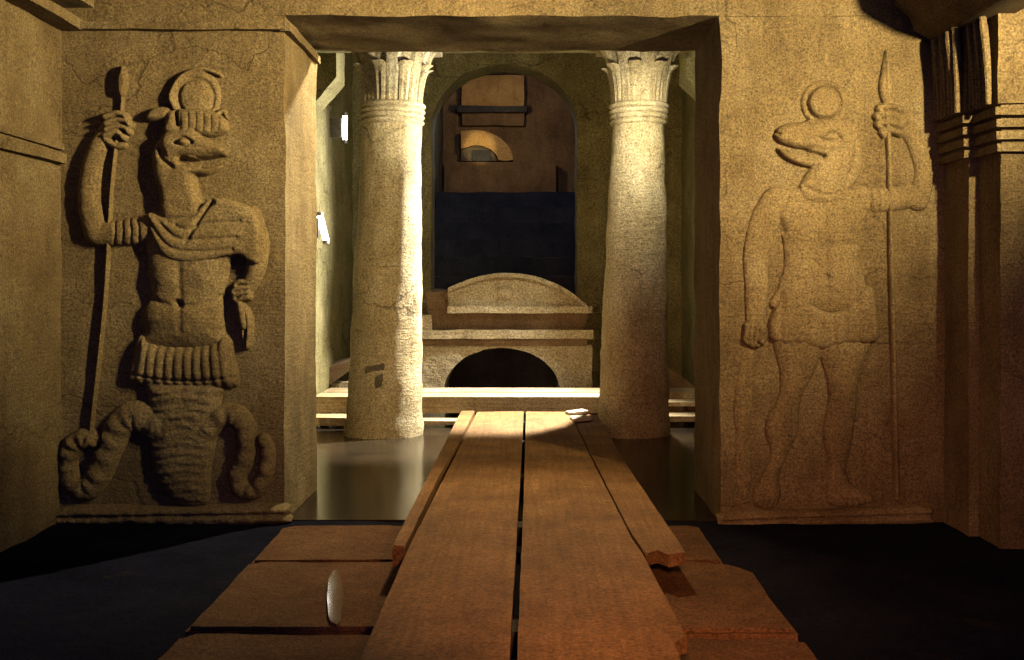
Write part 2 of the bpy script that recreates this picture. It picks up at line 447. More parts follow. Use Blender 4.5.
build('cornice', box(x0, x1 + 0.005, DP - 0.05, DP + 0.7, PZ(338.5, DP), PZ(330, DP), 0.05, 0.008, 52), M['shrine'], sh)
bm = bmesh.new()
prism(bm, [(x0 + 0.2, PZ(331, DP)), (PX(582, DP), PZ(331, DP)), (PX(590, DP), PZ(311, DP)), (x0 + 0.2, PZ(311, DP))],
      lambda a, b: Vector((a, DP + 0.04, b)), lambda a, b: Vector((a, DP + 0.7, b)))
roughen(bm, 0.06, 0.010, 6, 9)
build('frieze', bm, M['brownstone'], sh)
arc = [(448, 289)] + arcpts(508, 372, 103, 99, 118, 39, 22)[0:]
arc = [(u, v) for u, v in arc]
ped = [(448, 312)] + [(448, 288)] + [(u, v) for u, v in arcpts(507, 376, 110, 103, 116, 41, 24) if u > 449] + [(592, 308), (592, 312)]
bm = px_prism(ped, DP - 0.02, DP + 0.7); roughen(bm, 0.05, 0.007, 7, 10)
build('pediment', bm, M['shrine'], sh)
rim = [(448, 288)] + [(u, v) for u, v in arcpts(507, 376, 110, 103, 116, 41, 24) if u > 449] + [(592, 308)]
bm = bmesh.new()
n = len(rim)
outl = rim + [(u + (-1 if u > 507 else 1) * 0.5, v + 4.0) for u, v in reversed(rim)]
q = [(PX(u, DP - 0.05), PZ(v, DP - 0.05)) for u, v in outl]
prism(bm, q, lambda x, z: Vector((x, DP - 0.08, z)), lambda x, z: Vector((x, DP + 0.3, z)))
roughen(bm, 0.05, 0.006, 8, 10)
build('rim', bm, M['shrine'], sh)
build('lip', box(PX(448, DP), PX(592, DP), DP - 0.07, DP + 0.3, PZ(313, DP), PZ(306.5, DP), 0.05, 0.006, 53), M['shrine'], sh)
bm = bmesh.new()
dc = P(505, 293, DP - 0.02)
bmesh.ops.create_uvsphere(bm, u_segments=20, v_segments=10, radius=0.07)
bmesh.ops.scale(bm, vec=(1.1, 0.35, 1), verts=bm.verts); bmesh.ops.translate(bm, vec=dc, verts=bm.verts)
build('sun_disc', bm, M['shrine'], sh)
build('broken_stub', box(PX(426, DP), PX(447, DP), DP + 0.05, DP + 0.6, PZ(331, DP), PZ(291, DP), 0.06, 0.03, 54, 7), M['brownstone'], sh)
build('corner_block', box(x0, PX(432, DP), DP - 0.03, DP + 0.6, PZ(331, DP), PZ(315, DP), 0.05, 0.012, 55), M['shrine'], sh)

# ================================================================== COLUMNS
def column(label, pxb, pxt, rb, rt, seed, patch):
    D = 8.44
    xb, xt = PX(pxb, D), PX(pxt, D)
    zt = PZ(126, D)
    lean = (xt - xb) / zt
    root = empty('stone_column', label, 'column', (xb, D, 0), 'columns in the forecourt')
    bm = bmesh.new()
    prof = []
    for k in range(41):
        t = k / 40; z = -0.04 + (zt + 0.04) * t
        r = rb + (rt - rb) * t ** 1.15
        if z < 0.10: r += 0.010
        prof.append((r, z))
    lathe(bm, prof, xb, D, 64, lean, 0, 0.012, seed)
    sh_ = build('shaft', bm, M['column'], root)
    if patch:
        bm = bmesh.new()
        for (a0, a1, za, zb_) in ((-118, -82, PZ(373, D - .3), PZ(364, D - .3)), (-99, -86, PZ(390, D - .3), PZ(372, D - .3))):
            g = [[None] * 9 for _ in range(5)]
            for i in range(5):
                for j in range(9):
                    a = math.radians(a0 + (a1 - a0) * j / 8 + random.uniform(-1, 1)); z = za + (zb_ - za) * i / 4 + random.uniform(-.006, .006)
                    z += 0.03 * (j / 8 - 0.5)
                    t = z / zt; r = rb + (rt - rb) * t ** 1.15 + 0.013
                    if i in (0, 4) or j in (0, 8): r -= 0.02
                    g[i][j] = bm.verts.new((xb + lean * z + r * math.cos(a), D + r * math.sin(a), z))
            for i in range(4):
                for j in range(8): bm.faces.new((g[i][j], g[i][j + 1], g[i + 1][j + 1], g[i + 1][j]))
        build('stain', bm, M['patch'], sh_, label='dark grey patch')
    # neck rings
    bm = bmesh.new(); zr = zt; prof = [(rt * 0.9, zr - 0.01)]
    for k in range(4):
        h = 0.042
        for j in range(7):
            t = j / 6; prof.append((rt + 0.004 + 0.020 * math.sin(math.pi * t) + 0.004 * k, zr + h * t))
        zr += h
    prof.append((rt * 0.9, zr + 0.01))
    lathe(bm, prof, xb, D, 56, lean, 0, 0.006, seed + 3)
    build('neck_ring', bm, M['column'], root)
    # bell core, leaves, abacus
    z0, z1 = zr, 3.02
    bm = bmesh.new(); prof = []
    for k in range(15):
        t = k / 14; prof.append((rt * 0.93 + 0.10 * t ** 2.2, z0 - 0.01 + (z1 - z0) * 0.93 * t))
    lathe(bm, prof, xb, D, 48, lean, 0, 0.006, seed + 4)
    cap = build('capital', bm, M['column'], root)
    def leaf(a, w, za, zb_, r0, flare, th, curl):
        bm = bmesh.new(); n = 12; rows = []
        for k in range(n + 1):
            t = k / n
            z = za + (zb_ - za) * t; r = r0 + flare * t ** 2
            if t > 0.8: r += curl * ((t - 0.8) / 0.2) ** 1.5; z -= curl * 0.5 * ((t - 0.8) / 0.2) ** 2
            ww = w * (0.72 + 0.28 * t) * (1 if t < 0.92 else 0.82)
            row = []
            for j in range(7):
                s = j / 6 * 2 - 1; ang = a + s * ww / r
                rr = r + th * (1 - s * s) ** 0.5 - (0.010 * math.exp(-(s / 0.18) ** 2))
                row.append(bm.verts.new((xb + lean * z + rr * math.cos(ang), D + rr * math.sin(ang), z)))
            for j in (6, 0):
                s = j / 6 * 2 - 1; ang = a + s * ww / r
                row.append(bm.verts.new((xb + lean * z + (r - 0.03) * math.cos(ang), D + (r - 0.03) * math.sin(ang), z)))
            rows.append(row)
        m_ = len(rows[0])
        for p, q in zip(rows, rows[1:]):
            for j in range(m_): bm.faces.new((p[j], p[(j + 1) % m_], q[(j + 1) % m_], q[j]))
        bm.faces.new(rows[0]); bm.faces.new(list(reversed(rows[-1])))
        return bm
    for k in range(8):
        build('leaf', leaf(math.radians(45 * k + 22 + seed * 5), 0.062, z0 - 0.01, z0 + (z1 - z0) * 0.62, rt * 0.95, 0.05, 0.030, 0.035), M['column'], cap)
    for k in range(8):
        build('leaf', leaf(math.radians(45 * k + seed * 5), 0.074, z0, z1 - 0.03, rt * 0.90, 0.105, 0.034, 0.03), M['column'], cap)
    hw = rt + 0.12; xa = xb + lean * 3.0
    build('abacus', box(xa - hw, xa + hw, D - hw, D + hw, z1 - 0.05, z1 + 0.015, 0.06, 0.006, seed), M['column'], root)
    return root
column('round stone column with a dark patch near its foot and white lit edge', 384, 392, 0.292, 0.222, 1, True)
column('round stone column with unpatched shaft and foot deep in shadow', 633, 638.5, 0.275, 0.198, 2, False)

# ================================================================== LEFT RELIEF (serpent-bodied god)
def pleats(r, u0, u1, n, a, spread, vt, vb, uc):
    t = np.clip((r.V - vt) / (vb - vt), 0, 1)
    uu = uc + (r.U - uc) / (1 + spread * t)
    ph = (uu - u0) / (u1 - u0) * n
    r.add(a * (np.abs(np.sin(np.pi * ph)) - 0.7))

lf = empty('wall_relief', 'deep-cut jackal-headed soldier relief with coiled serpent body left of doorway', 'relief', (PX(180, DW), DW - 0.02, PZ(512, DW)), 'carved guardian figures')
H = 0.066
r = R(72, 276, 62, 350)
# neck and wig
r.poly([(172, 128), (160, 140), (154, 152), (154, 172), (160, 195), (166, 222), (205, 222), (204, 200), (198, 182), (200, 170), (205, 150), (200, 132)], H * 1.05, 12)
# head with muzzle
r.poly([(162, 146), (166, 134), (180, 128), (196, 128), (206, 137), (216, 141), (225, 144), (230, 150), (228, 157), (216, 159), (204, 160), (184, 160), (170, 162)], H * 1.35, 10)
r.poly([(180, 164), (196, 168), (210, 168), (224, 163), (222, 169), (211, 175), (196, 176), (180, 174)], H * 1.0, 5)
r.poly([(169, 113), (190, 109), (212, 111), (226, 118), (229, 132), (212, 138), (190, 135), (168, 136)], H * 0.95, 7)
for k in range(7): r.groove([(176 + 7.5 * k, 114), (177 + 7.5 * k, 124), (176 + 7.5 * k, 132)], 1.2, 0.006)
# ear and headcloth fold
r.poly([(166, 132), (170, 118), (178, 108), (184, 118), (184, 132), (176, 138)], H * 1.1, 6)
r.poly([(147, 118), (152, 110), (162, 107), (172, 110), (170, 120), (160, 122), (150, 122)], H * 0.85, 6)
# torso
r.poly([(150, 216), (168, 208), (200, 204), (226, 206), (246, 210), (256, 224), (252, 244), (238, 256), (230, 272), (226, 292), (224, 312), (226, 330), (228, 348), (145, 348), (146, 330), (142, 320), (146, 306), (152, 294), (150, 276), (148, 256), (146, 236)], H, 26)
# raised arm: upper arm, forearm, hand
r.tube([(152, 228), (128, 232), (100, 234)], 15, 12, H * 0.9)
r.tube([(97, 232), (90, 200), (93, 165), (104, 138), (114, 126)], 13, 8.5, H * 0.85)
for dx, dy, l in ((0, 0, 21), (1, 6.5, 23), (1, 13, 22), (0, 19, 18)):
    r.tube([(108 + dx, 118 + dy), (118 + dx, 114.5 + dy), (111 + l + dx - 6, 116 + dy), (111 + l + dx - 3, 119.5 + dy)], 4.0, 3.3, H * 0.95)
r.tube([(108, 140), (117, 146), (126, 146)], 4.5, 3.5, H * 0.8)
# other arm and fist
r.tube([(250, 218), (258, 244), (256, 270)], 13, 10.5, H * 0.8)
r.tube([(256, 270), (250, 284), (240, 292)], 10, 7, H * 0.85)
for dy, l in ((0, 13), (6, 15), (12, 14), (17.5, 11)):
    r.tube([(250, 283 + dy * .8), (242, 282 + dy), (250 - l, 285 + dy), (252 - l, 289 + dy)], 3.8, 3.0, H * 0.85)
# modelling
r.groove([(184, 161.5), (204, 163.5), (224, 160)], 2.6, 0.10)
r.groove([(186, 162.5), (204, 165), (224, 161.5)], 2.8, 0.12)
r.bump(188, 143, 5, 3.5, 0.018); r.groove([(180, 144), (188, 139.5), (197, 144)], 1.6, 0.02); r.groove([(181, 145), (188, 148), (196, 145)], 1.4, 0.014)
r.groove([(163, 150), (166, 160), (176, 168)], 2, 0.02)
r.groove([(178, 110), (180, 126)], 2.4, 0.04)
r.groove([(183, 266), (184, 300), (184, 330)], 3.5, 0.010)
r.bump(166, 276, 17, 13, 0.016); r.bump(206, 276, 17, 13, 0.016)
r.bump(184, 318, 26, 17, 0.018); r.groove([(180, 301), (184, 303)], 2.2, 0.03)
r.groove([(150, 296), (168, 304), (184, 306)], 3, 0.010); r.groove([(184, 306), (206, 304), (222, 296)], 3, 0.010)
for k in range(4): r.groove([(116 + 8 * k, 219), (119 + 8 * k, 232), (116 + 8 * k, 246)], 1.3, 0.010)
relief_part('body', r, lf, seed=1)
# sun disc headdress
r = R(165, 228, 62, 128)
r.ell(197, 96, 25, 27, H * 0.42)
r.ell(197, 98, 17, 18, H * 0.3, 0.010)
r.groove(list(zip(*[197 + 17.5 * np.cos(np.linspace(0, 6.1, 14)), 98 + 18.5 * np.sin(np.linspace(0, 6.1, 14))])), 2.0, 0.012)
r.tube([(176, 108), (172, 96), (180, 80), (192, 72), (206, 70), (222, 76)], 3.4, 2.2, H * 0.55)
r.tube([(214, 118), (224, 112), (228, 118)], 4, 2.5, H * .6)
relief_part('sun_disc', r, lf, seed=2)
# cloak over the chest
r = R(140, 270, 195, 330)
r.poly([(152, 214), (172, 220), (196, 214), (216, 199), (240, 203), (256, 212), (263, 232), (262, 262), (252, 262), (244, 256), (232, 256), (206, 262), (184, 262), (168, 256), (158, 240)], 0.026, 6, 0.056)
for a in ([(154, 222), (172, 246), (196, 252), (236, 250)], [(160, 218), (180, 238), (204, 240), (240, 238)], [(172, 222), (190, 230), (214, 224), (244, 222)]):
    r.groove(a, 2.0, 0.010)
r.groove([(216, 202), (204, 220), (190, 242)], 2.0, 0.018); r.groove([(218, 204), (200, 214), (180, 224)], 2.0, 0.014)
r.poly([(238, 300), (246, 304), (250, 326), (244, 330), (240, 318)], 0.05, 4, 0.01)
relief_part('cloak', r, lf, seed=3, amp=0.002)
# sash end hanging under the fist
r = R(228, 262, 300, 352)
r.poly([(237, 306), (246, 304), (254, 318), (252, 346), (244, 348), (242, 332)], 0.05, 5)
r.groove([(244, 308), (247, 326), (246, 346)], 1.5, 0.03)
relief_part('sash', r, lf, seed=4)
# spear
r = R(80, 135, 62, 440, step=0.6)
r.tube([(125, 72), (123, 110), (117, 150), (112, 200), (107, 290), (100, 360), (92, 432)], 1.7, 1.7, 0.034)
r.poly([(125, 66), (129, 80), (127, 96), (121, 96), (120, 80)], 0.05, 3)
relief_part('spear', r, lf, seed=5, amp=0.001)
# kilt
r = R(124, 250, 326, 398)
r.poly([(142, 334), (160, 342), (184, 345), (210, 342), (228, 335), (236, 360), (240, 384), (226, 389), (200, 388), (176, 388), (150, 386), (131, 380), (134, 358)], 0.074, 18, smooth=True)
pleats(r, 136, 236, 12, 0.011, 0.18, 336, 388, 186)
r.groove([(131, 372), (160, 378), (200, 380), (240, 376)], 1.4, 0.012)
relief_part('kilt', r, lf, seed=6, amp=0.002)
# serpent body
r = R(52, 284, 376, 512)
r.poly([(150, 378), (224, 378), (222, 400), (218, 430), (212, 465), (210, 500), (200, 506), (178, 504), (164, 490), (154, 466), (150, 430), (149, 400)], 0.066, 24)
q1, t1 = r.tube([(160, 425), (138, 416), (122, 424), (110, 446), (100, 472), (88, 488), (74, 482), (68, 462), (74, 444), (88, 436), (98, 440)], 17, 8, 0.066)
q2, t2 = r.tube([(206, 430), (222, 416), (238, 416), (247, 432), (246, 456), (238, 476), (244, 490), (258, 488), (266, 470), (268, 450), (264, 440)], 12.5, 7, 0.066)
r.poly([(62, 452), (66, 438), (82, 430), (98, 434), (100, 446), (86, 450), (76, 462), (66, 466)], 0.07, 7)
sc = np.sin(r.V * 2 * np.pi / 9.0 + 1.3 * np.sin(r.U * 0.11)) * 0.0028 + np.sin(r.V * 2 * np.pi / 5.3 + r.U * 0.2) * 0.0012
r.add(np.where((r.U > 148) & (r.U < 226) & (np.minimum(q1, q2) > 12), sc, 0))
r.add(0.005 * np.sin(t1 * 95) * np.exp(-(q1 / 14) ** 2)); r.add(0.005 * np.sin(t2 * 80) * np.exp(-(q2 / 10) ** 2))
relief_part('serpent_body', r, lf, seed=7, amp=0.006)
r = R(56, 292, 494, 526)
r.poly([(58, 508), (100, 504), (160, 506), (220, 504), (284, 503), (289, 514), (286, 523), (200, 525), (120, 524), (62, 524)], 0.075, 8, n=3)
r.groove([(60, 515), (150, 514), (284, 512)], 2, 0.02)
relief_part('plinth', r, lf, seed=8, amp=0.01)

# ================================================================== RIGHT RELIEF (standing jackal-headed soldier)
rf = empty('wall_relief', 'low-cut jackal-headed figure in kilt with spear right of doorway', 'relief', (PX(826, DW), DW - 0.01, PZ(512, DW)), 'carved guardian figures')
h = 0.032
r = R(728, 940, 76, 514, step=1.15)
r.poly([(806, 120), (818, 119), (834, 118), (848, 120), (857, 133), (862, 150), (860, 172), (850, 190), (842, 204), (806, 204), (798, 190), (804, 176), (812, 164), (806, 150), (800, 136)], h * 1.2, 10)
r.poly([(844, 124), (830, 119), (816, 120), (802, 122), (786, 124), (776, 129), (773, 136), (778, 143), (790, 147), (806, 150), (824, 154), (840, 152), (850, 140)], h * 1.5, 8)
r.poly([(776, 147), (790, 152), (806, 156), (824, 158), (820, 166), (806, 167), (790, 162), (780, 155)], h * 1.2, 4)
# torso
r.poly([(770, 194), (786, 190), (802, 188), (826, 196), (850, 190), (864, 186), (872, 198), (866, 214), (862, 236), (860, 258), (866, 286), (870, 310), (776, 310), (778, 288), (784, 266), (783, 244), (778, 224), (768, 210)], h, 20)
# hanging arm and fist
r.tube([(776, 204), (764, 222), (756, 256), (756, 290), (755, 324)], 17, 9.5, h * 1.1)
for dx, l in ((-6, 12), (-1, 15), (4, 15), (9, 12)):
    r.tube([(752 + dx, 326), (751 + dx, 334), (750 + dx, 328 + l), (753 + dx, 331 + l)], 3.6, 2.8, h * 1.2)
r.tube([(758, 322), (764, 330), (764, 340)], 3.8, 3.0, h)
# raised arm
r.tube([(862, 200), (886, 200), (916, 196)], 13, 11, h)
r.tube([(918, 200), (924, 176), (918, 150), (904, 124), (892, 116)], 11, 7, h)
for k, l in enumerate((20, 22, 21, 17)):
    y = 107 + 8 * k
    r.tube([(899, y + 3), (890, y), (898 - l, y + 1), (900 - l, y + 5)], 4.2, 3.3, h * 1.25)
# legs and feet
r.poly([(774, 336), (818, 338), (818, 362), (808, 384), (800, 402), (798, 430), (788, 454), (779, 476), (781, 492), (776, 506), (764, 509), (753, 503), (753, 490), (762, 476), (770, 452), (765, 432), (768, 414), (778, 396), (779, 374)], h * 1.15, 14)
r.poly([(820, 340), (868, 340), (864, 360), (858, 384), (855, 418), (851, 446), (846, 470), (852, 484), (868, 492), (874, 501), (858, 506), (838, 507), (827, 502), (826, 486), (829, 466), (824, 446), (822, 428), (828, 400), (826, 380)], h * 1.15, 14)
# modelling
r.groove([(776, 145.5), (790, 150), (806, 153.5), (822, 157)], 2.0, 0.06)
r.groove([(774, 133), (778, 135)], 1.5, 0.02)
r.groove([(818, 138), (828, 133), (838, 138)], 1.3, 0.014); r.groove([(818, 139), (828, 142), (838, 139)], 1.2, 0.012); r.bump(828, 138, 4, 2.5, 0.008)
r.groove([(846, 110), (852, 138), (846, 168), (838, 196)], 2.0, 0.012)
r.groove([(804, 188), (826, 196), (846, 190)], 2.2, 0.012)
r.bump(804, 224, 18, 14, 0.008); r.bump(842, 224, 18, 14, 0.008); r.groove([(823, 206), (824, 250), (825, 290)], 3, 0.007)
r.groove([(786, 246), (804, 243), (823, 246), (842, 243), (860, 246)], 3, 0.005)
r.bump(826, 282, 24, 18, 0.012); r.groove([(824, 275), (826, 277)], 1.8, 0.014)
r.groove([(868, 188), (870, 214)], 1.8, 0.014); r.groove([(876, 188), (878, 214)], 1.5, 0.010)
r.groove([(784, 232), (778, 214), (786, 200)], 2.2, 0.012); r.groove([(770, 256), (776, 240), (782, 232)], 2, 0.010)
r.bump(796, 392, 9, 10, 0.008); r.bump(843, 388, 10, 11, 0.008); r.bump(780, 424, 9, 20, 0.006); r.bump(836, 426, 9, 20, 0.006)
for k in range(4):
    r.groove([(756 + 5 * k, 509), (759 + 5 * k, 500)], 0.9, 0.010); r.groove([(848 + 6 * k, 508), (846 + 6 * k, 498)], 0.9, 0.010)
relief_part('body', r, rf, seed=11, amp=0.002)
r = R(795, 852, 74, 130)
r.ell(824, 103, 24, 23, h * 1.1); r.ell(824, 103, 16, 16, h * 0.4, h * 1.0)
r.groove(list(zip(*[823 + 17 * np.cos(np.linspace(0, 6.1, 14)), 103 + 17 * np.sin(np.linspace(0, 6.1, 14))])), 1.9, 0.020)
relief_part('sun_disc', r, rf, seed=12, amp=0.002)
r = R(762, 884, 282, 352)
r.poly([(782, 288), (800, 296), (824, 311), (842, 309), (860, 290), (872, 288), (876, 312), (878, 336), (868, 344), (846, 344), (822, 350), (800, 345), (782, 345), (768, 338), (768, 322), (776, 304)], h * 1.45, 8)
pleats(r, 770, 878, 9, 0.010, 0.10, 290, 346, 824)
relief_part('kilt', r, rf, seed=13, amp=0.0015)
r = R(870, 905, 46, 505, step=0.6)
r.tube([(885, 100), (888, 150), (890, 250), (893, 360), (896, 498)], 2.8, 2.8, 0.030)
r.poly([(885, 50), (890, 72), (892, 88), (888, 104), (882, 104), (878, 88), (880, 72)], 0.034, 5)
r.groove([(885, 56), (885, 100)], 1.0, -0.006)
relief_part('spear', r, rf, seed=14, amp=0.001)
r = R(732, 766, 346, 508)
r.poly([(742, 352), (754, 352), (752, 400), (750, 440), (752, 480), (744, 500), (736, 480), (735, 440), (734, 400)], 0.014, 6)
r.groove([(746, 358), (743, 420), (744, 490)], 1.6, 0.006)
relief_part('hanging_cloth', r, rf, seed=15, amp=0.002)
r = R(716, 936, 500, 530)
r.poly([(718, 514), (760, 509), (820, 509), (880, 505), (928, 505), (931, 516), (930, 523), (860, 525), (790, 527), (721, 528)], 0.055, 7, n=3)
r.groove([(720, 520), (800, 517), (928, 513)], 1.6, 0.018)
relief_part('plinth', r, rf, seed=16, amp=0.006)

# ================================================================== CORNER PILASTER ON THE RIGHT
XP = PX(943, DW); D1 = 5.02; XP2 = XP + 0.046; D2 = 4.79
pl = empty('corner_pilaster', 'stepped corner pilaster with ribbed leaf capital at right end of wall', 'pilaster', (XP + 0.25, 5.0, 0))
bm = bmesh.new()
gridbox(bm, XP, XP + 0.5, D1, DW - 0.02, 0.0, 2.99, 0.05, 0.006, 60)
build('rear_shaft', bm, M['wall'], pl)
build('front_shaft', box(XP2, XP + 0.5, D2, D1 + 0.03, 0.0, 2.99, 0.05, 0.006, 61), M['wall'], pl)
zc0 = PZ(160, 5.1)
for k in range(4):
    z = zc0 + 0.052 * k
    bm = bmesh.new(); e = 0.026 + 0.004 * k
    gridbox(bm, XP - e, XP + 0.45, D1 - e * 0.6, DW - 0.02, z, z + 0.034, 0.05, 0.003, 62 + k)
    gridbox(bm, XP2 - e, XP + 0.46, D2 - e, D1 + 0.02, z, z + 0.034, 0.05, 0.003, 66 + k)
    build('neck_band', bm, M['wall'], pl)
zl0 = zc0 + 0.21
cap = build('capital', (lambda b: (gridbox(b, XP - 0.02, XP + 0.45, D1 - .01, DW - 0.02, zl0, 2.95, 0.05, 0.004, 70), gridbox(b, XP2 - 0.02, XP + 0.46, D2 - 0.02, D1, zl0, 2.95, 0.05, 0.004, 71), b)[2])(bmesh.new()), M['wall'], pl)
def reed(base, out, h_, w, th, side):
    bm = bmesh.new(); pts = []; rad = []
    for k in range(9):
        t = k / 8; o = th * (0.5 + 0.55 * t ** 2.2)
        pts.append((base[0] + out[0] * o, base[1] + out[1] * o, base[2] + h_ * t)); rad.append(w * (0.75 + 0.5 * t) if k < 8 else w * 0.8)
    tube(bm, pts, rad, 8); return bm
def reed_row(p0, p1, n, out, h_, th):
    for k in range(n):
        t = (k + 0.5) / n
        b = (p0[0] + (p1[0] - p0[0]) * t, p0[1] + (p1[1] - p0[1]) * t, zl0)
        w = math.dist(p0, p1) / n * 0.42
        hh = h_ * (1 if k % 2 == 0 else 0.62)
        build('reed', reed(b, out, hh, w, th, 0), M['wall'], cap)
reed_row((XP - 0.02, DW - 0.01), (XP - 0.02, D1), 7, (-1, 0), 0.62, 0.045)
reed_row((XP2 - 0.02, D1 - 0.01), (XP2 - 0.02, D2), 6, (-1, 0), 0.62, 0.05)
# projecting cornice block above the capital
bm = bmesh.new()
zt_ = PZ(48, DW)
prism(bm, [(XP - 0.26, 2.56), (XP - 0.24, 2.50), (XP - 0.17, 2.44), (XP - 0.15, 2.38), (XP - 0.06, 2.33), (XP + 0.1, 2.33), (XP + 0.1, 2.99), (XP - 0.26, 2.99)],
      lambda a, b: Vector((a, 4.35, b)), lambda a, b: Vector((a, DW - 0.02, b)))
build('cornice', bm, M['wall'], pl)

# ================================================================== FLOOR SLABS
def slab(xa, xb, ya, yb, zt, seed, label, rnd=0.04):
    pts = [(xa, ya), (xb, ya)]
    side = 1 if xb > 0.3 else -1
    far = [(xb - rnd + rnd * math.sin(t), yb - rnd + rnd * math.cos(t)) for t in np.linspace(math.pi / 2, 0, 8)]
    pts += far if side > 0 else [(xb, yb)]
    pts += [(xa, yb)] if side > 0 else [(xa + rnd - rnd * math.sin(t), yb - rnd + rnd * math.cos(t)) for t in np.linspace(0, math.pi / 2, 8)]
    bm = bmesh.new()
    prism(bm, pts, lambda x, y: Vector((x, y, zt)), lambda x, y: Vector((x, y, -0.03)))
    es = [e for e in bm.edges if e.verts[0].co.z > 0 and e.verts[1].co.z > 0]
    bmesh.ops.bevel(bm, geom=es, offset=0.014, segments=2, affect='EDGES')
    roughen(bm, 0.07, 0.005, seed, 5)
    build('paving_slab', bm, M['slab'], origin=((xa + xb) / 2, (ya + yb) / 2, 0), label=label, cat='slab', group='paving slabs beside the walkway')
slab(-1.08, -0.10, 1.9, 3.46, 0.05, 80, 'wet brown paving slab left of the boards at the bottom edge')
slab(-1.09, -0.10, 3.52, 4.36, 0.05, 81, 'wet brown paving slab left of the boards under the added lamp streak')
slab(-1.10, -0.10, 4.40, 5.05, 0.045, 82, 'wet brown paving slab left of the boards nearest the doorway')
slab(0.08, 0.86, 1.9, 3.42, 0.05, 83, 'brown paving slab right of the boards at the bottom edge')
slab(0.08, 0.87, 3.50, 4.36, 0.05, 84, 'brown paving slab with a rounded corner right of the broken plank end', 0.16)
slab(0.08, 0.80, 4.44, 5.10, 0.035, 85, 'dark brown paving slab beside the right door jamb foot')

bm = bmesh.new()  # added puddle, shaped to the lamp's streak of reflection
ring = []
for k in range(40):
    a = 2 * math.pi * k / 40; w_ = 1 + 0.22 * mn.noise(Vector((math.cos(a) * 2, math.sin(a) * 2, 3.0)))
    py_ = 3.86 + 0.33 * w_ * math.sin(a); ring.append((-0.173 * py_ + 0.028 * w_ * math.cos(a), py_))
prism(bm, ring, lambda x, y: Vector((x, y, 0.062)), lambda x, y: Vector((x, y, 0.048)))
mp_, nt_, b_ = new_mat('streak_water')
co_ = nt_.nodes.new('ShaderNodeTexCoord').outputs['Object']
cc_ = ramp(nt_, noise_tex(nt_, co_, 9, 4), [(0.3, (0.07, 0.04, 0.018)), (0.7, (0.13, 0.075, 0.03))])
nt_.links.new(cc_, b_.inputs['Base Color']); b_.inputs['Roughness'].default_value = 0.10
bump_chain(nt_, b_, [(noise_tex(nt_, co_, 9, 0, 0.5, (1, 0.6, 1)), 0.10, 0.01)])
build('streak_puddle', bm, mp_, origin=(-0.685, 3.88, 0.05), label='added shiny puddle on the left paving slab mirroring a lamp', cat='streak_puddle')

# ================================================================== WALKWAY
def plank(name, outline, z0, z1, mat, seed, label, cat, group=None, div=0.12, amp=0.0018):
    pts = []
    n = len(outline)
    for i in range(n):
        a, b = Vector(outline[i]), Vector(outline[(i + 1) % n]); k = max(1, int((b - a).length / div))
        for j in range(k):
            p = a.lerp(b, j / k); q = Vector((p.x * 6, p.y * 6, seed))
            p = p + Vector((mn.noise(q), mn.noise(q + Vector((9, 9, 9))))) * amp * 1.5
            pts.append((p.x, p.y))
    bm = bmesh.new()
    prism(bm, pts, lambda x, y: Vector((x, y, z1)), lambda x, y: Vector((x, y, z0)))
    es = [e for e in bm.edges if abs(e.verts[0].co.z - e.verts[1].co.z) < 1e-6]
    bmesh.ops.bevel(bm, geom=es, offset=0.005, segments=2, affect='EDGES')
    cx = sum(p[0] for p in outline) / n; cy = sum(p[1] for p in outline) / n
    return build(name, bm, mat, origin=(cx, cy, z0), sharp=30, label=label, cat=cat, group=group)
zt = 0.18
plank('walkway_board', [(-0.365, 8.40), (-0.010, 8.44), (-0.027, 5), (-0.046, 2.0), (-0.425, 2.0), (-0.43, 4.0)], zt - 0.05, zt, M['board'], 1,
      'long brown walkway board left of the dark centre gap', 'board', 'walkway boards')
plank('walkway_board', [(0.008, 8.42), (0.34, 8.40), (0.372, 6.1), (0.392, 5.0), (0.41, 4.2), (0.425, 3.95), (0.432, 3.6), (0.447, 3.03), (0.40, 2.98), (0.42, 2.0), (-0.026, 2.0), (-0.006, 5)], zt - 0.05, zt, M['board'], 2,
      'long brown walkway board right of the dark centre gap with splintered edge', 'board', 'walkway boards')
plank('side_plank', [(0.35, 8.34), (0.545, 8.28), (0.55, 6.1), (0.588, 4.02), (0.52, 3.98), (0.49, 4.06), (0.44, 3.99), (0.42, 4.3), (0.385, 6.1)], zt - 0.055, zt - 0.008, M['board'], 3,
      'shorter brown plank with a broken end along the right of the walkway', 'plank')
plank('side_batten', [(-0.485, 8.36), (-0.385, 8.38), (-0.40, 6.8), (-0.432, 5.5), (-0.440, 4.02), (-0.487, 4.04)], zt - 0.07, zt + 0.012, M['board'], 4,
      'narrow wooden batten along the left edge of the walkway', 'batten')
for k, y in enumerate((2.6, 3.3, 4.7, 5.9, 7.2, 8.2)):  # sleepers coloured dark to keep the gap's shade
    z0 = 0.05 if y < 5 else 0.006
    build('sleeper', box(-0.40, 0.37 if k < 2 else 0.50, y - 0.06, y + 0.06, z0 - 0.004, zt - 0.054, 0.06, 0.003, 90 + k), M['dark'], origin=(0, y, z0),
          label='shade-coloured sleeper under the walkway boards, glimpsed through their centre gap', cat='timber', group='sleepers under the walkway')
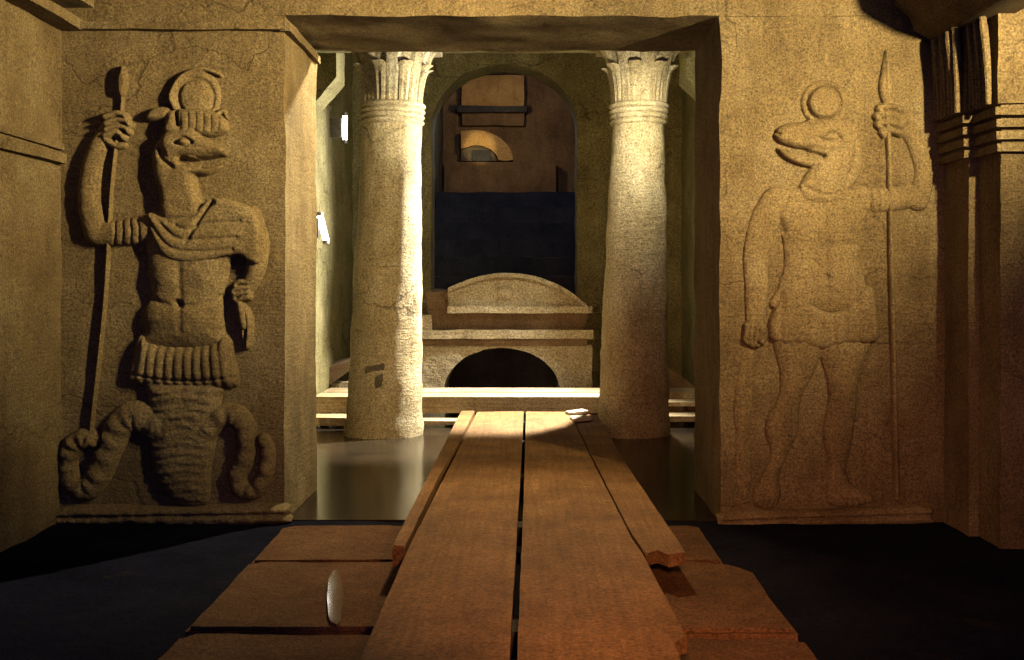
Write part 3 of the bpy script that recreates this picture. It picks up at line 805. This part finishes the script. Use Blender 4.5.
# cross planks behind the columns
plank('cross_beam', [(-1.74, 9.02), (0.95, 9.00), (0.95, 9.36), (-1.74, 9.38)], 0.10, 0.232, M['plank'], 5,
      'pale-topped timber beam laid across behind the two columns, nearest the walkway end', 'beam')
plank('cross_plank', [(-1.74, 9.44), (1.55, 9.42), (1.55, 9.80), (-1.74, 9.82)], 0.16, 0.232, M['plank'], 6,
      'white-topped plank laid across in front of the arched shrine', 'plank')
plank('cross_plank', [(0.99, 9.04), (1.58, 9.04), (1.58, 9.24), (0.99, 9.26)], 0.150, 0.185, M['plank'], 7,
      'short white plank end right of the right column, upper of two', 'plank')
plank('cross_plank', [(0.99, 8.80), (1.58, 8.78), (1.58, 9.10), (0.99, 9.12)], 0.055, 0.098, M['plank'], 8,
      'short white plank end right of the right column, lower of two', 'plank')
plank('cross_plank', [(-0.92, 8.80), (-0.50, 8.78), (-0.50, 8.98), (-0.92, 9.0)], 0.03, 0.062, M['plank'], 9,
      'thin dark plank end low beside the left column', 'plank')
plank('cross_plank', [(-1.74, 8.75), (-1.42, 8.72), (-1.36, 8.98), (-1.74, 9.0)], 0.03, 0.095, M['plank'], 10,
      'stubby plank end between left door jamb and left column', 'plank')
for x in (-1.5, -0.2, 0.85, 1.3, 1.42):
    build('bearer', box(x - 0.06, x + 0.06, 9.06 if x < 0.9 else 9.44 if x < 1.35 else 9.14, 9.78 if x < 1.35 else 9.23, 0.0, 0.102 if x < 0.9 else 0.158 if x < 1.35 else 0.152, 0.07, 0.003, int(100 + x * 10)), M['brownstone'], origin=(x, 9.4, 0),
          label='stone bearer under the cross planks', cat='block', group='bearers under the cross planks')
plank('wood_offcut', [(PX(570, 8.2), 8.16), (PX(590, 8.2), 8.30), (PX(584, 8.2), 8.42), (PX(565, 8.2), 8.27)], zt, zt + 0.022, M['offcut'], 11,
      'small white wood scrap on the far end of the walkway, touching the cross beam', 'offcut')
plank('wood_offcut', [(PX(573, 7.9), 7.76), (PX(591, 7.9), 7.86), (PX(588, 7.9), 8.06), (PX(570, 7.9), 7.98)], zt, zt + 0.02, M['offcut'], 12,
      'small white wood scrap on the walkway, the nearer of the two', 'offcut')

# ================================================================== RUBBLE IN THE COURT CORNERS
bm = bmesh.new()
d = 9.95
q = [(PX(u, d), PZ(v, d)) for u, v in ((305, 392), (322, 388), (352, 366), (352, 357), (334, 362), (300, 380))]
prism(bm, q, lambda x, z: Vector((x, d - 0.12, z - 0.03)), lambda x, z: Vector((x, d + 0.12, z)))
build('leaning_slab', bm, M['brownstone'], origin=(PX(330, d), d, 0), label='brown stone slab leaning in the corner behind the left column', cat='slab')
build('stone_block', box(-1.74, -1.36, 9.86, 10.15, 0.0, 0.27, 0.05, 0.02, 120, 6), M['shrine'], origin=(-1.5, 10, 0),
      label='rough pale stone block under the leaning slab', cat='block')
bm = box(1.25, 1.59, 9.9, 10.3, 0.0, 0.42, 0.05, 0.03, 121, 5)
for v in bm.verts: v.co.z *= 1 - 0.55 * (v.co.x - 1.25) / 0.34
build('stone_block', bm, M['brownstone'], origin=(1.42, 10.1, 0), label='sloping brown stone block in the corner behind the right column', cat='block')

# ================================================================== LAMPS ON THE COURT WALL
def lamp(px, py, d, hgt, rad, label, tilt=0.0):
    c = P(px, py, d)
    root = empty('wall_lamp', label, 'lamp', c)
    bm = bmesh.new(); tube(bm, [c + Vector((-tilt, 0, hgt / 2)), c, c + Vector((tilt, 0, -hgt / 2))], rad, 14)
    build('tube', bm, M['tube'], root)
    for s in (1, -1):
        e = c + Vector((-tilt * s, 0, s * hgt / 2)); bm = bmesh.new()
        tube(bm, [e, e + Vector((0, 0, s * 0.03))], rad * 1.15, 14); build('end_cap', bm, M['metal'], root)
    bm = bmesh.new(); xw = CXL - 0.01
    gridbox(bm, xw, c.x - rad * 1.3, c.y - 0.03, c.y + 0.03, c.z - hgt * 0.4, c.z + hgt * 0.4, 0.05, 0.0, 1)
    build('bracket', bm, M['metal'], root)
lamp(345, 128, 10.0, 0.22, 0.022, 'short white tube lamp high on the court wall beside the left column')
lamp(323, 228, 9.05, 0.20, 0.026, 'small white tilted tube lamp lower on the court wall near the door jamb', 0.025)

# ================================================================== LIGHT
def light(name, kind, loc, power, col, target=None, size=0.1, spot=60, blend=0.5):
    L = bpy.data.lights.new(name, kind); L.energy = power; L.color = col
    if kind == 'SPOT': L.spot_size = math.radians(spot); L.spot_blend = blend
    if kind in ('POINT', 'SPOT'): L.shadow_soft_size = size
    if kind == 'AREA': L.size = size
    o = bpy.data.objects.new(name, L); COL.objects.link(o); o.location = loc
    if target is not None:
        o.rotation_euler = (Vector(target) - Vector(loc)).to_track_quat('-Z', 'Y').to_euler()
    return o
WARM = (1.0, 0.77, 0.40)
light('chamber_spot', 'SPOT', (2.20, 3.15, 2.28), 760, WARM, (0.75, 5.33, 2.85), 0.03, 116, 1.0)
light('chamber_spot', 'SPOT', (0.85, 3.8, 2.42), 540, WARM, (-1.45, 5.33, 2.5), 0.025, 84, 1.0)  # added spot for the left relief, no fixture here
light('capital_spot', 'SPOT', (0.86, 7.5, 2.42), 88, (1.0, 0.91, 0.66), (0.86, 8.44, 2.2), 0.04, 125, 1.0)
light('capital_spot', 'SPOT', (-0.3, 7.75, 2.45), 72, (1.0, 0.92, 0.70), (-1.03, 8.44, 2.6), 0.04, 95, 1.0)  # added to brighten the left capital, no lamp stands here
light('jamb_lamp', 'SPOT', (-0.05, 6.75, 2.85), 520, (1.0, 0.84, 0.52), (-1.2, 6.05, 1.9), 0.03, 84, 0.9)
light('column_rim_fill', 'SPOT', (1.25, 9.3, 2.2), 1350, (1.0, 0.96, 0.86), (-1.0, 8.7, 1.95), 0.22, 62, 0.7)  # added rim light for the left column's edge, unseen source
light('court_back_lamp', 'SPOT', (1.0, 9.25, 3.7), 5200, (1.0, 0.94, 0.80), (-0.4, 8.5, 0.2), 0.05, 60, 0.8)
light('path_fill', 'SPOT', (0.1, 7.0, 2.85), 300, (1.0, 0.66, 0.30), (-0.03, 4.6, 0.1), 0.06, 44, 1.0)  # added warm fill for boards and slabs
light('low_fill', 'SPOT', (0.2, 1.3, 1.1), 260, (1.0, 0.42, 0.15), (0.75, 5.33, 0.2), 0.1, 66, 1.0)  # added orange fill for lower walls and near boards, no real lamp
light('landing_fill', 'POINT', (ACX, DA + 1.3, 4.1), 45, (0.62, 0.72, 1.0), None, 0.1)  # added bluish fill so the risers show faintly
light('stair_fill', 'POINT', tuple(P(500, 110, DS - 1.6)), 26, (1.0, 0.72, 0.38), None, 0.1)  # added warm fill for the upper room
light('niche_lamp', 'SPOT', tuple(P(478, 150, DS - 1.3)), 40, (1.0, 0.75, 0.35), tuple(P(480, 148, DS)), 0.04, 30, 0.5)

w = bpy.data.worlds.new('world'); S.world = w; w.use_nodes = True
bg = w.node_tree.nodes['Background']; bg.inputs['Color'].default_value = (0.16, 0.20, 0.90, 1); bg.inputs['Strength'].default_value = 0.36

# ================================================================== CAMERA
cam = bpy.data.cameras.new('camera'); co = bpy.data.objects.new('camera', cam); COL.objects.link(co)
co.location = (0, 0, CH); co.rotation_euler = (math.pi / 2, 0, 0)
cam.sensor_fit = 'HORIZONTAL'; cam.sensor_width = 36; cam.lens = 36 * F / 1024
cam.shift_x = -(VX - 512) / 1024; cam.shift_y = (HY - 330) / 1024
cam.clip_start = 0.05
S.camera = co
vs = S.view_settings
vs.view_transform = 'Standard'; vs.look = 'None'; vs.gamma = 1; vs.exposure = 0.72; vs.use_curve_mapping = False
